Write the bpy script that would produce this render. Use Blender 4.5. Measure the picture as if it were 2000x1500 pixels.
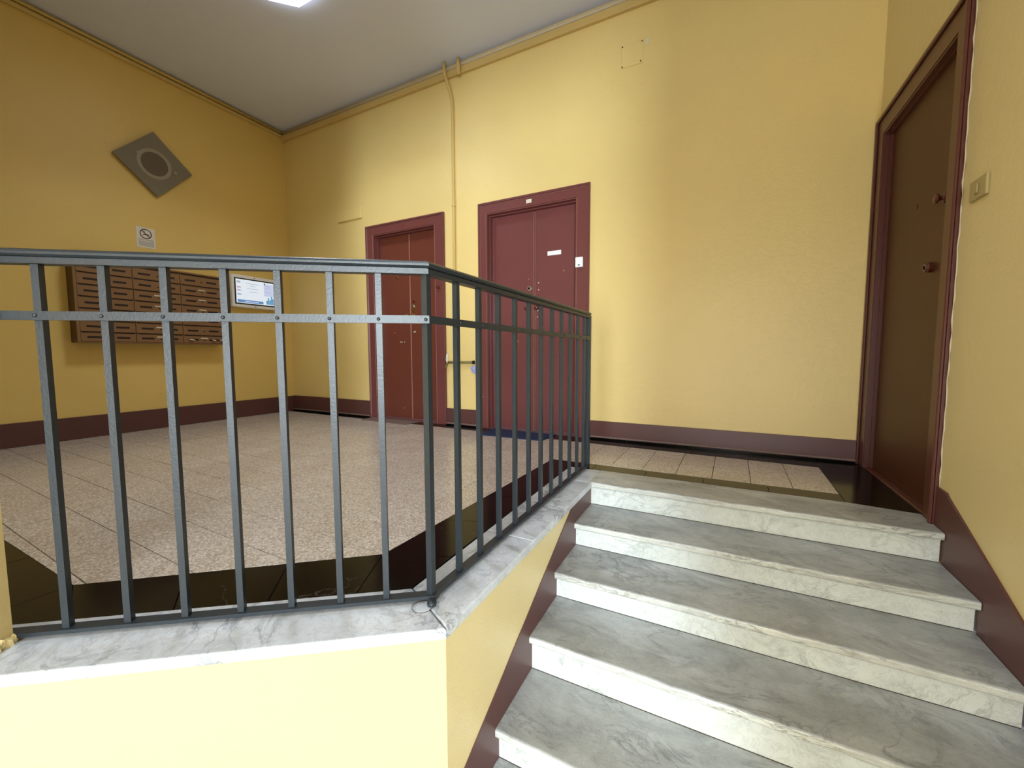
import bpy, bmesh, math, random
from mathutils import Vector, Matrix
random.seed(7)
SC = bpy.context.scene
for o in list(bpy.data.objects):
    bpy.data.objects.remove(o)
COL = SC.collection

# ------------------------------------------------------------------ camera
cam_d = bpy.data.cameras.new('camera'); cam = bpy.data.objects.new('camera', cam_d); COL.objects.link(cam)
R_ = Vector((0.88982542, 0.4562944, -0.00248022)); U_ = Vector((-0.03183741, 0.06750696, 0.9972107)); F_ = Vector((-0.45518909, 0.88726447, -0.07459664))
m = Matrix.Identity(4)
for i in range(3):
    m[i][0] = R_[i]; m[i][1] = U_[i]; m[i][2] = -F_[i]
m.translation = Vector((0, 0, 0.8))
cam.matrix_world = m
cam_d.sensor_width = 36; cam_d.lens = 14.2207; cam_d.clip_start = 0.02; cam_d.clip_end = 100
SC.camera = cam

# ------------------------------------------------------------------ light and exposure
SC.view_settings.view_transform = 'Standard'
SC.view_settings.look = 'None'
SC.view_settings.gamma = 1.0
SC.view_settings.use_curve_mapping = False
SC.view_settings.exposure = 0.92
world = bpy.data.worlds.new('daylight'); SC.world = world; world.use_nodes = True
world.node_tree.nodes['Background'].inputs[0].default_value = (0.75, 0.87, 1.0, 1)
world.node_tree.nodes['Background'].inputs[1].default_value = 1.2

def area(name, loc, target, sx, sy, power, color):
    l = bpy.data.lights.new(name, 'AREA'); l.shape = 'RECTANGLE'; l.size = sx; l.size_y = sy
    l.energy = power; l.color = color
    o = bpy.data.objects.new(name, l); COL.objects.link(o)
    o.location = loc
    o.rotation_euler = (Vector(target) - Vector(loc)).to_track_quat('-Z', 'Z').to_euler()
    return o
# daylight through the street window of the lower hall, far off to the right behind the camera
area('window_daylight', (3.45, -7.1, 1.45), (0.5, 0.0, 1.3), 1.1, 1.8, 520, (0.78, 0.90, 1.0))
# daylight through the glazed entrance door straight behind the camera
area('entrance_daylight', (0.3, -7.1, 0.45), (0.3, 0.0, 0.55), 1.3, 2.2, 130, (0.88, 0.95, 1.0))

# light thrown down by the ceiling lamp and the added fill lamp
for n_, (x, y, pw_) in enumerate(((-3.227, 2.212, 13), (-0.5, 0.5, 8))):
    l_ = area('lamp_downlight', (x, y, 3.775), (x, y, 0), 0.5, 0.5, pw_, (0.82, 0.90, 1.0)); l_.data.spread = math.radians(125)

# ------------------------------------------------------------------ materials
def S(r, g, b):
    f = lambda c: (c/255/12.92) if c/255 <= 0.04045 else ((c/255+0.055)/1.055)**2.4
    return (f(r), f(g), f(b), 1)

class NT:
    def __init__(s, name):
        s.m = bpy.data.materials.new(name); s.m.use_nodes = True; s.t = s.m.node_tree; s.n = s.t.nodes
        s.b = s.n['Principled BSDF']; s.co = None
    def node(s, kind, **kw):
        x = s.n.new(kind)
        for k, v in kw.items():
            if hasattr(x, k): setattr(x, k, v)
        return x
    def lk(s, a, b): s.t.links.new(a, b)
    def coord(s, scale=(1, 1, 1), rot=(0, 0, 0), which='world'):
        if which == 'world':
            g = s.node('ShaderNodeNewGeometry'); out = g.outputs['Position']
        else:
            g = s.node('ShaderNodeTexCoord'); out = g.outputs['Object']
        mp = s.node('ShaderNodeMapping'); mp.inputs['Scale'].default_value = scale; mp.inputs['Rotation'].default_value = rot
        s.lk(out, mp.inputs['Vector']); return mp.outputs[0]
    def noise(s, vec, scale, detail=4, rough=0.55, dist=0.0):
        x = s.node('ShaderNodeTexNoise'); x.inputs['Scale'].default_value = scale; x.inputs['Detail'].default_value = detail
        x.inputs['Roughness'].default_value = rough; x.inputs['Distortion'].default_value = dist
        s.lk(vec, x.inputs['Vector']); return x.outputs['Fac']
    def ramp(s, fac, stops):
        x = s.node('ShaderNodeValToRGB'); e = x.color_ramp.elements
        while len(e) < len(stops): e.new(0.5)
        for i, (p, c) in enumerate(stops):
            e[i].position = p; e[i].color = c if len(c) == 4 else (*c, 1)
        s.lk(fac, x.inputs[0]); return x.outputs[0]
    def mix(s, fac, a, b, mode='MIX'):
        x = s.node('ShaderNodeMix'); x.data_type = 'RGBA'; x.blend_type = mode
        if isinstance(fac, (int, float)): x.inputs[0].default_value = fac
        else: s.lk(fac, x.inputs[0])
        for i, v in ((6, a), (7, b)):
            if isinstance(v, tuple): x.inputs[i].default_value = v
            else: s.lk(v, x.inputs[i])
        return x.outputs[2]
    def math(s, op, a, b=None):
        x = s.node('ShaderNodeMath'); x.operation = op
        for i, v in enumerate((a, b)):
            if v is None: continue
            if isinstance(v, (int, float)): x.inputs[i].default_value = v
            else: s.lk(v, x.inputs[i])
        return x.outputs[0]
    def bump(s, h, strength=0.2, dist=0.005):
        x = s.node('ShaderNodeBump'); x.inputs['Strength'].default_value = strength; x.inputs['Distance'].default_value = dist
        s.lk(h, x.inputs['Height']); s.lk(x.outputs[0], s.b.inputs['Normal'])
    def out(s, color=None, rough=0.5, metal=0.0, spec=None):
        if color is not None:
            if isinstance(color, tuple): s.b.inputs['Base Color'].default_value = color
            else: s.lk(color, s.b.inputs['Base Color'])
        if isinstance(rough, (int, float)): s.b.inputs['Roughness'].default_value = rough
        else: s.lk(rough, s.b.inputs['Roughness'])
        s.b.inputs['Metallic'].default_value = metal
        if spec is not None: s.b.inputs['Specular IOR Level'].default_value = spec
        return s.m

WALL_YELLOW = S(234, 208, 138)
def wall_paint(name='yellow_wall_paint', base=WALL_YELLOW, rough=0.37):
    t = NT(name); v = t.coord()
    big = t.noise(v, 0.9, 3, 0.5)
    c = t.mix(t.ramp(big, [(0.35, (0, 0, 0)), (0.7, (1, 1, 1))]), base, tuple(x*0.93 for x in base[:3]) + (1,))
    sm = t.noise(v, 9, 6, 0.65)
    c = t.mix(t.ramp(sm, [(0.62, (0, 0, 0)), (0.85, (0.35, 0.35, 0.35))]), c, tuple(x*0.8 for x in base[:3]) + (1,))
    h = t.noise(v, 140, 4, 0.6); h2 = t.noise(v, 18, 3, 0.5)
    t.bump(t.math('ADD', h, t.math('MULTIPLY', h2, 1.5)), 0.32, 0.004)
    return t.out(c, rough, 0, 0.45)

def plain(name, col, rough=0.5, metal=0.0, var=0.08, scale=12, bump=0.05, spec=None):
    t = NT(name); v = t.coord()
    n = t.noise(v, scale, 4)
    c = t.mix(n, col, tuple(x*(1-var) for x in col[:3]) + (1,))
    if bump: t.bump(t.noise(v, scale*6, 3), bump, 0.002)
    return t.out(c, rough, metal, spec)

def door_paint(name, col, chips=0.5, rough=0.3):
    t = NT(name); v = t.coord()
    n = t.noise(v, 3, 4)
    c = t.mix(n, col, tuple(x*0.86 for x in col[:3]) + (1,))
    # chipped flakes: rare cells of a voronoi pattern, more of them near the floor
    vo = t.node('ShaderNodeTexVoronoi'); vo.inputs['Scale'].default_value = 16; t.lk(v, vo.inputs['Vector'])
    sep = t.node('ShaderNodeSeparateColor'); t.lk(vo.outputs['Color'], sep.inputs[0])
    pick = t.math('GREATER_THAN', sep.outputs[0], 1.0 - 0.10*chips)
    w = t.noise(v, 60, 3)
    near = t.math('LESS_THAN', t.math('ADD', vo.outputs['Distance'], t.math('MULTIPLY', w, 0.12)), 0.17)
    c = t.mix(t.math('MULTIPLY', pick, near), c, S(205, 150, 130))
    t.bump(t.noise(v, 45, 4), 0.05, 0.003)
    return t.out(c, rough, 0, 0.5)

def marble(name, base, vein, scale=1.0, dirt=0.25, rough=0.32, stretch=(1, 1, 1), vs=1.0, cloudy=0.66):
    t = NT(name); v = t.coord(scale=stretch, rot=(0.3, 0.5, 0.6))
    cloud = t.noise(v, 3.2*scale, 8, 0.62, 0.6)
    c = t.mix(t.ramp(cloud, [(0.38, (0, 0, 0)), (0.68, (1, 1, 1))]), base, tuple(x*cloudy for x in base[:3]) + (1,))
    n1 = t.noise(v, 2.6*scale, 9, 0.62, 1.6)
    ridge = t.math('ABSOLUTE', t.math('SUBTRACT', n1, 0.5))
    vm = t.ramp(ridge, [(0.0, (0.85*vs,)*3), (0.012, (0.45*vs,)*3), (0.04, (0, 0, 0))])
    gate = t.ramp(t.noise(v, 1.9*scale, 3), [(0.42, (0, 0, 0)), (0.6, (1, 1, 1))])
    c = t.mix(t.math('MULTIPLY', vm, gate), c, vein)
    n2 = t.noise(v, 9*scale, 8, 0.7, 1.0)
    r2 = t.ramp(t.math('ABSOLUTE', t.math('SUBTRACT', n2, 0.5)), [(0.0, (0.26, 0.26, 0.26)), (0.03, (0, 0, 0))])
    c = t.mix(r2, c, vein)
    d = t.ramp(t.noise(v, 1.3, 5, 0.6), [(0.4, (0, 0, 0)), (0.75, (1, 1, 1))])
    c = t.mix(t.math('MULTIPLY', d, dirt), c, S(128, 124, 108))
    pit = t.ramp(t.noise(v, 55, 2), [(0.72, (0, 0, 0)), (0.76, (1, 1, 1))])
    c = t.mix(t.math('MULTIPLY', pit, 0.5), c, S(110, 108, 100))
    t.bump(t.noise(v, 30, 5), 0.06, 0.003)
    rr = t.math('ADD', t.math('MULTIPLY', cloud, 0.25), rough-0.1)
    return t.out(c, rr, 0, 0.5)

def black_marble():
    t = NT('black_marble'); v = t.coord()
    n = t.noise(v, 2.3, 7, 0.6, 1.4)
    ridge = t.math('ABSOLUTE', t.math('SUBTRACT', n, 0.52))
    vm = t.ramp(ridge, [(0.0, (0.9, 0.9, 0.9)), (0.006, (0, 0, 0))])
    gate = t.ramp(t.noise(v, 2.2, 3), [(0.54, (0, 0, 0)), (0.62, (1, 1, 1))])
    c = t.mix(t.noise(v, 1.5, 4), S(6, 6, 7), S(15, 14, 14))
    c = t.mix(t.math('MULTIPLY', t.math('MULTIPLY', vm, gate), 0.35), c, S(150, 140, 135))
    sp = t.ramp(t.noise(v, 40, 2), [(0.76, (0, 0, 0)), (0.79, (1, 1, 1))])
    c = t.mix(t.math('MULTIPLY', sp, 0.3), c, S(150, 140, 135))
    return t.out(c, 0.15, 0, 0.2)

def terrazzo():
    t = NT('beige_terrazzo'); v = t.coord()
    vo = t.node('ShaderNodeTexVoronoi'); vo.inputs['Scale'].default_value = 130; t.lk(v, vo.inputs['Vector'])
    sep = t.node('ShaderNodeSeparateColor'); t.lk(vo.outputs['Color'], sep.inputs[0])
    c = t.ramp(sep.outputs[0], [(0.0, S(172, 158, 146)), (0.35, S(204, 194, 184)), (0.7, S(218, 210, 202)), (1.0, S(234, 228, 222))])
    c = t.mix(t.ramp(vo.outputs['Distance'], [(0.35, (0, 0, 0)), (0.6, (0.5, 0.5, 0.5))]), c, S(168, 150, 130))
    oi = t.node('ShaderNodeObjectInfo')
    c = t.mix(t.math('MULTIPLY', oi.outputs['Random'], 0.16), c, S(150, 120, 92))
    big = t.ramp(t.noise(v, 1.4, 4), [(0.4, (0, 0, 0)), (0.7, (1, 1, 1))])
    c = t.mix(t.math('MULTIPLY', big, 0.12), c, S(120, 100, 84))
    t.bump(t.noise(v, 7, 4), 0.12, 0.01)
    return t.out(c, 0.24, 0, 0.8)

M = {}
M['wall'] = wall_paint()
M['wall_daylit'] = wall_paint('yellow_wall_paint_daylit', S(231, 213, 158))  # same yellow paint, the paling by cool daylight put into its colour
M['wall_shaded'] = wall_paint('yellow_wall_paint_shaded', S(230, 199, 118))  # same yellow paint, warm shade of the left wall put into its colour
M['ceiling'] = plain('ceiling_paint', S(224, 230, 255), 0.85, var=0.05, scale=1.0, bump=0.08)
M['trim'] = plain('yellow_trim_paint', S(214, 184, 116), 0.5, var=0.1, scale=6)
M['pale_trim'] = plain('pale_conduit', S(212, 198, 172), 0.5, var=0.1, scale=6)
M['skirt'] = door_paint('brown_skirting_paint', S(94, 58, 55), 0.25, 0.42)
M['bead'] = plain('worn_pinkish_highlight', S(168, 112, 104), 0.3, var=0.35, scale=40)  # pink of worn edges, lightened to paint in their highlights
M['worn'] = plain('worn_bead', S(140, 114, 106), 0.5, var=0.45, scale=30)
M['door_red'] = door_paint('red_brown_door_paint', S(112, 58, 46), 0.35)
M['door_plum'] = door_paint('plum_brown_door_paint', S(118, 66, 66), 0.6)
M['frame'] = door_paint('plum_brown_frame_paint', S(116, 64, 62), 0.5)
M['door_brown'] = door_paint('chestnut_door_paint', S(80, 40, 18), 0.0, 0.5)
M['frame_brown'] = door_paint('chestnut_frame_paint', S(92, 48, 40), 0.1, 0.35)
M['marble'] = marble('white_marble_riser', S(224, 229, 224), S(140, 146, 142), 1.7, 0.10, 0.34, (1, 1, 1), 0.6, 0.88)
M['nosing'] = marble('chipped_marble_nosing', S(226, 229, 222), S(112, 108, 98), 2.2, 0.35, 0.4, (0.5, 1, 2.2), 0.9, 0.70)
M['tread'] = marble('worn_marble_tread', S(186, 190, 190), S(104, 108, 108), 1.3, 0.42, 0.34, (1, 1.8, 1), 0.85, 0.62)
M['coping'] = marble('marble_coping', S(216, 222, 230), S(118, 124, 134), 1.5, 0.12, 0.3)
M['black'] = black_marble()
M['tile'] = terrazzo()
M['grout'] = plain('dark_grout', S(70, 58, 48), 0.9)
M['iron'] = plain('blue_grey_iron_paint', S(43, 51, 58), 0.36, 0.1, 0.25, 25, 0.25)
M['hall_floor'] = plain('hall_floor_stone', S(178, 172, 160), 0.35, var=0.2, scale=3)
M['steel'] = plain('brushed_steel', S(200, 196, 190), 0.25, 0.9)
M['brass'] = plain('dull_brass', S(150, 105, 60), 0.35, 0.8)
M['dark_knob'] = plain('painted_knob', S(96, 44, 34), 0.25)
M['white'] = plain('white_plastic', S(246, 246, 248), 0.35, bump=0)
M['cream'] = plain('cream_plastic', S(176, 160, 112), 0.4, bump=0)
M['mailbox'] = plain('bronze_mailbox_metal', S(142, 108, 76), 0.4, 0.2, 0.12)
M['mailbox_side'] = plain('mailbox_casing', S(88, 58, 30), 0.5)
M['dark'] = plain('dark_slot', S(34, 18, 12), 0.7, bump=0)
M['card'] = plain('paper_card', S(226, 216, 196), 0.6, bump=0)
M['grey_plate'] = plain('grey_painted_plate', S(130, 122, 106), 0.6, var=0.12)
M['grey_ring'] = plain('pale_grey_ring', S(160, 152, 134), 0.6)
M['grey_disc'] = plain('dark_grey_disc', S(108, 96, 82), 0.7)
M['black_plastic'] = plain('black_bezel', S(12, 12, 14), 0.3, bump=0)
M['ink'] = plain('dark_ink', S(52, 30, 14), 0.6, bump=0)
M['pale_ink'] = plain('pale_ink', S(120, 110, 122), 0.6, bump=0)
M['paper'] = plain('white_notice', S(232, 224, 214), 0.6, bump=0)
M['paper_grey'] = plain('grey_notice_field', S(196, 192, 186), 0.6, bump=0)
M['mat_brown'] = plain('brown_doormat', S(128, 104, 94), 0.95, var=0.3, scale=60, bump=0.6)
M['mat_blue'] = plain('navy_doormat', S(28, 40, 78), 0.95, var=0.3, scale=60, bump=0.6)
M['pipe_olive'] = plain('olive_pipe_paint', S(128, 116, 66), 0.45)
M['putty'] = plain('white_putty', S(226, 218, 196), 0.8, var=0.1, scale=40, bump=0.8)
M['bag'] = plain('lilac_plastic_film', S(176, 174, 216), 0.3, var=0.3, scale=50)
def emit(name, col, s):
    t = NT(name); t.b.inputs['Emission Color'].default_value = col; t.b.inputs['Emission Strength'].default_value = s
    t.b.inputs['Base Color'].default_value = (0.02, 0.02, 0.02, 1); t.b.inputs['Roughness'].default_value = 0.3
    return t.m
M['lamp'] = emit('lit_lamp_diffuser', S(232, 244, 255), 5.0)
M['lamp_fill'] = emit('fill_lamp_diffuser', S(236, 246, 255), 5.0)  # diffuser of the added fill lamp
M['scr_white'] = emit('screen_white', S(232, 240, 248), 0.475)
M['scr_panel'] = emit('screen_pale_lilac', S(206, 214, 244), 0.45)
M['scr_blue'] = emit('screen_blue', S(96, 150, 206), 0.4)
M['scr_cyan'] = emit('screen_cyan', S(60, 178, 214), 0.4)
M['scr_pink'] = emit('screen_pink', S(196, 164, 184), 0.4)
M['scr_grey'] = emit('screen_grey', S(190, 194, 204), 0.4)
M['scr_dark'] = emit('screen_dark', S(70, 84, 92), 0.3)

# ------------------------------------------------------------------ helpers
BASE = {}
def empty(name, loc, label=None, cat=None, group=None, kind=None):
    o = bpy.data.objects.new(name, None); o.empty_display_size = 0.1; COL.objects.link(o)
    o.location = loc; BASE[o.name] = Vector(loc)
    tag(o, label, cat, group, kind); return o
def tag(o, label=None, cat=None, group=None, kind=None):
    if label: o['label'] = label
    if cat: o['category'] = cat
    if group: o['group'] = group
    if kind: o['kind'] = kind
    return o
def basis(p):
    while p.parent: p = p.parent
    return BASE.get(p.name, Vector((0, 0, 0)))
def obj(name, bm, mat, parent=None, label=None, smooth=False, origin=None, recalc=True):
    """bm is in world coordinates; parts keep them relative to their thing's base"""
    off = basis(parent) if parent else (Vector(origin) if origin else Vector((0, 0, 0)))
    if recalc: bmesh.ops.recalc_face_normals(bm, faces=bm.faces)
    bmesh.ops.translate(bm, verts=bm.verts, vec=-off)
    me = bpy.data.meshes.new(name); bm.to_mesh(me); bm.free()
    mats = mat if isinstance(mat, (list, tuple)) else [mat]
    for x in mats: me.materials.append(x)
    if smooth:
        for p in me.polygons: p.use_smooth = True
    o = bpy.data.objects.new(name, me); COL.objects.link(o)
    if parent: o.parent = parent
    else:
        o.location = off; BASE[o.name] = off
    if label: o['label'] = label
    return o
def box(bm, a, b, bev=0.0, seg=1):
    a = Vector(a); b = Vector(b)
    r = bmesh.ops.create_cube(bm, size=1.0)
    for v in r['verts']:
        v.co = Vector(((a.x+b.x)/2 + v.co.x*(b.x-a.x), (a.y+b.y)/2 + v.co.y*(b.y-a.y), (a.z+b.z)/2 + v.co.z*(b.z-a.z)))
    if bev:
        es = list({e for v in r['verts'] for e in v.link_edges})
        bmesh.ops.bevel(bm, geom=es, offset=bev, segments=seg, affect='EDGES', profile=0.5)
    return bm
def B(a, b, bev=0.0, seg=1):
    return box(bmesh.new(), a, b, bev, seg)
def prism(bm, poly, z0, z1, bev=0.0, seg=1):
    """poly: list of (x,y) or of (x,y,dz) -> vertical prism"""
    lo = [bm.verts.new((p[0], p[1], z0)) for p in poly]; hi = [bm.verts.new((p[0], p[1], z1)) for p in poly]
    n = len(poly)
    bm.faces.new(lo[::-1]); top = bm.faces.new(hi)
    for i in range(n): bm.faces.new((lo[i], lo[(i+1) % n], hi[(i+1) % n], hi[i]))
    if bev:
        bmesh.ops.bevel(bm, geom=list(top.edges), offset=bev, segments=seg, affect='EDGES', profile=0.5)
    return bm
def P(poly, z0, z1, bev=0.0, seg=1): return prism(bmesh.new(), poly, z0, z1, bev, seg)
def extr(bm, pts, d):
    """pts: 3D polygon, extruded by vector d"""
    d = Vector(d)
    a = [bm.verts.new(p) for p in pts]; b = [bm.verts.new(Vector(p)+d) for p in pts]
    n = len(pts); bm.faces.new(a[::-1]); bm.faces.new(b)
    for i in range(n): bm.faces.new((a[i], a[(i+1) % n], b[(i+1) % n], b[i]))
    return bm
def obox(bm, c, ux, uy, uz, hx, hy, hz):
    """oriented box: centre, unit axes, half sizes"""
    c = Vector(c); ux, uy, uz = Vector(ux), Vector(uy), Vector(uz)
    r = bmesh.ops.create_cube(bm, size=2.0)
    for v in r['verts']: v.co = c + ux*(v.co.x*hx) + uy*(v.co.y*hy) + uz*(v.co.z*hz)
    return r['verts']
def tube(bm, pts, r, n=10, cap=True):
    pts = [Vector(p) for p in pts]; rings = []
    up = None
    for i, p in enumerate(pts):
        d = (pts[min(i+1, len(pts)-1)] - pts[max(i-1, 0)]).normalized()
        if up is None: up = d.orthogonal().normalized()
        u = (up - d*up.dot(d)).normalized(); w = d.cross(u); up = u
        rr = r[i] if isinstance(r, (list, tuple)) else r
        rings.append([bm.verts.new(p + (u*math.cos(2*math.pi*k/n) + w*math.sin(2*math.pi*k/n))*rr) for k in range(n)])
    for a, b in zip(rings, rings[1:]):
        for k in range(n): bm.faces.new((a[k], a[(k+1) % n], b[(k+1) % n], b[k]))
    if cap: bm.faces.new(rings[0][::-1]); bm.faces.new(rings[-1])
    return bm
def lathe(bm, c, axis, prof, n=16):
    """prof: (distance along the axis, radius)"""
    axis = Vector(axis).normalized(); c = Vector(c)
    return tube(bm, [c + axis*t for t, r in prof], [max(r, 1e-4) for t, r in prof], n)
def struct(name, bm, mat, parent=None, label=None, smooth=False):
    o = obj(name, bm, mat, parent, label, smooth); o['kind'] = 'structure'; return o

# ------------------------------------------------------------------ key dimensions (metres, landing floor at z = 0)
XL, XR, YB, ZC, ZF = -5.42, 0.925, 3.714, 3.83, -0.864
A2 = Vector((-0.684, 0.912)); D2 = Vector((-0.809, -0.588)); N2 = Vector((-0.588, 0.809))
D2.normalize(); N2 = Vector((-abs(D2.y), abs(D2.x)))
def dg(t, n):
    """point in plan: t along the slanted edge of the landing, n inwards from its outer edge"""
    p = A2 + D2*t + N2*n; return (p.x, p.y)
def dg3(t, n, z): return Vector((*dg(t, n), z))

# ------------------------------------------------------------------ walls
def wall_with_holes(u0, u1, w0, w1, holes, place, th):
    """grid of boxes around the openings; place(u, v, w) -> world"""
    us = sorted({u0, u1, *[h[0] for h in holes], *[h[1] for h in holes]}); ws = sorted({w0, w1, *[h[2] for h in holes], *[h[3] for h in holes]})
    us = [u for u in us if u0 <= u <= u1]; ws = [w for w in ws if w0 <= w <= w1]
    bm = bmesh.new()
    for i in range(len(us)-1):
        for j in range(len(ws)-1):
            cu, cw = (us[i]+us[i+1])/2, (ws[j]+ws[j+1])/2
            if any(h[0] < cu < h[1] and h[2] < cw < h[3] for h in holes): continue
            pts = [place(us[i], 0, ws[j]), place(us[i+1], 0, ws[j]), place(us[i+1], 0, ws[j+1]), place(us[i], 0, ws[j+1])]
            extr(bm, pts, Vector(place(0, -th, 0)) - Vector(place(0, 0, 0)))
    bmesh.ops.remove_doubles(bm, verts=bm.verts, dist=1e-4)
    # drop the inner double faces
    seen = {}
    for f in bm.faces:
        k = tuple(sorted(v.index for v in f.verts)); seen.setdefault(k, []).append(f)
    dead = [f for fs in seen.values() if len(fs) > 1 for f in fs]
    if dead: bmesh.ops.delete(bm, geom=dead, context='FACES_ONLY')
    return bm
back = lambda u, v, w: (u, YB - v, w)
right = lambda u, v, w: (XR - v, YB - u, w)
D1 = (-3.79, -2.86, 2.235); DD2 = (-2.195, -1.22, 2.24)
struct('wall_back', wall_with_holes(XL-0.15, XR+0.15, -1.0, ZC, [(D1[0], D1[1], 0, D1[2]), (DD2[0], DD2[1], 0, DD2[2])], back, 0.14), M['wall'])
struct('wall_left', B((XL-0.15, 0.05, -1.0), (XL, YB, ZC)), M['wall_shaded'])
struct('wall_right', wall_with_holes(0.0, YB+0.6, -1.0, ZC, [(YB-3.59, YB-2.64, 0, 2.24)], right, 0.14), M['wall_daylit'])
# lower hall, behind and beside the camera
struct('wall_hall_left', B((-3.4, -7.15, -1.0), (-3.25, 0.02, ZC)), M['wall'])
struct('wall_hall_right', P([(XR+0.1401, -0.6), (4.4, -0.6), (4.4, -7.0), (4.55, -7.0), (4.55, -0.45), (XR+0.1401, -0.45)], -1.0, ZC), M['wall'])
struct('wall_front', wall_with_holes(-3.25, 4.4, -1.0, ZC, [(-0.4, 1.0, ZF, 1.6), (2.9, 4.0, 0.5, 2.4)], lambda u, v, w: (u, -7.0+v, w), 0.15), M['wall'])
# lowered lintel between the lower hall and the stair well
struct('trim_1', B((-3.25, -0.72, 2.62), (4.4, -0.601, ZC)), M['wall'])
struct('ceiling', B((XL-0.15, -7.15, ZC), (4.55, YB+0.15, ZC+0.1)), M['ceiling'])
# wall between landing and hall, left of the railing: an end pier on the slanted edge, then a run to the left
pw = [dg(1.195, 0.016), dg(1.195, 0.136), (-1.86, 0.225), (XL, 0.225), (XL, 0.05), (-1.78, 0.05), ]
struct('wall_pier', P(pw, -1.0, ZC), M['wall_daylit'])
rag = bmesh.new()
for t_, n_, r_, z_ in ((1.190, .130, .010, .012), (1.188, .112, .013, .010), (1.191, .096, .011, .020), (1.189, .078, .013, .008), (1.190, .058, .012, .018)):
    q = bmesh.ops.create_icosphere(rag, subdivisions=2, radius=1)
    c0 = Vector((*dg(t_, n_), z_))
    for v in q['verts']:
        w_ = 1+0.35*math.sin(v.co.x*6+t_*50+n_*90)*math.cos(v.co.z*7+n_*40); v.co = c0 + Vector((v.co.x*r_*.45*w_, v.co.y*r_*.9*w_, v.co.z*r_*1.3*w_))
obj('broken_plaster', rag, M['wall_daylit'], bpy.data.objects['wall_pier'], 'ragged plaster edge at the foot of the pier')
# parapet under the railing
par = [(-0.70, 2.45), (-0.70, dg(0, 0.016)[1]+0.003), dg(1.2, 0.016), dg(1.2, 0.16), (-0.84, 1.0), (-0.84, 2.45)]
struct('wall_parapet', P(par, -1.0, -0.034), M['wall_daylit'])

# ------------------------------------------------------------------ floors
struct('floor_hall', B((-3.4, -7.15, ZF-0.1), (4.55, 1.2, ZF)), M['hall_floor'])
landing = [(XL, 0.2), (-1.9, 0.2), dg(1.1, 0.16), (-0.84, 1.0), (-0.84, 2.6), (XR, 2.6), (XR, YB), (XL, YB)]
floor = struct('floor', P(landing, -0.09, -0.014), M['grout'])

BEIGE = [(XL, 0.507), (-1.983, 0.507), (-1.178, 1.158), (-1.115, 2.705), (-1.112, 2.835), (0.628, 2.845), (0.640, 3.455), (-1.0, 3.495), (-2.8, 3.55), (XL, 3.62)]
ang = -0.026; O2 = Vector((0.628, 2.845)); ex = Vector((math.cos(ang), math.sin(ang))); ey = Vector((-math.sin(ang), math.cos(ang)))
PITCH = 0.2165
def clip(poly, axis, val, keep_greater):
    out = []
    for i in range(len(poly)):
        a, b = poly[i], poly[(i+1) % len(poly)]
        ia = (a[axis] >= val) == keep_greater or a[axis] == val; ib = (b[axis] >= val) == keep_greater or b[axis] == val
        if ia: out.append(a)
        if ia != ib:
            t = (val - a[axis])/(b[axis]-a[axis]); out.append((a[0]+t*(b[0]-a[0]), a[1]+t*(b[1]-a[1])))
    return out
def area2(p): return abs(sum(p[i][0]*p[(i+1) % len(p)][1]-p[(i+1) % len(p)][0]*p[i][1] for i in range(len(p))))/2
loc_poly = [((Vector(p)-O2).dot(ex), (Vector(p)-O2).dot(ey)) for p in BEIGE]
cells = []
G = 0.0016
for i in range(-30, 2):
    for j in range(-13, 5):
        u0, u1, v0, v1 = i*PITCH+G, (i+1)*PITCH-G, j*PITCH+G, (j+1)*PITCH-G
        p = clip(clip(clip(clip(loc_poly, 0, u0, True), 0, u1, False), 1, v0, True), 1, v1, False)
        if len(p) < 3: continue
        ar = area2(p)
        if ar < 0.0008: continue
        # drop repeated points
        q = [p[k] for k in range(len(p)) if (Vector(p[k])-Vector(p[k-1])).length > 1e-4]
        if len(q) < 3: continue
        c = O2 + ex*((u0+u1)/2) + ey*((v0+v1)/2)
        d = Vector((c.x, c.y, -0.8)).length
        cells.append((ar/d**3, i, j, q, ar > 0.999*(u1-u0)*(v1-v0), c))
cells.sort(key=lambda t: -t[0])
def slab_mesh(bm, poly, cen, z0, z1, ch):
    """five visible sides with a chamfered top"""
    n = len(poly); lo = [bm.verts.new((*p, z0)) for p in poly]; mid = [bm.verts.new((*p, z1-ch)) for p in poly]
    hi = [bm.verts.new((p[0]+(cen[0]-p[0])*ch*6, p[1]+(cen[1]-p[1])*ch*6, z1)) for p in poly]
    for i in range(n):
        k = (i+1) % n
        bm.faces.new((lo[i], lo[k], mid[k], mid[i])); bm.faces.new((mid[i], mid[k], hi[k], hi[i]))
    bm.faces.new(hi); return bm
bm = bmesh.new(); h = PITCH/2-G
slab_mesh(bm, [(-h, -h), (h, -h), (h, h), (-h, h)], (0, 0), -0.014, 0, 0.0008)
bmesh.ops.recalc_face_normals(bm, faces=bm.faces)
tile_me = bpy.data.meshes.new('floor_tile'); bm.to_mesh(tile_me); bm.free(); tile_me.materials.append(M['tile'])
rest = bmesh.new()
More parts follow.
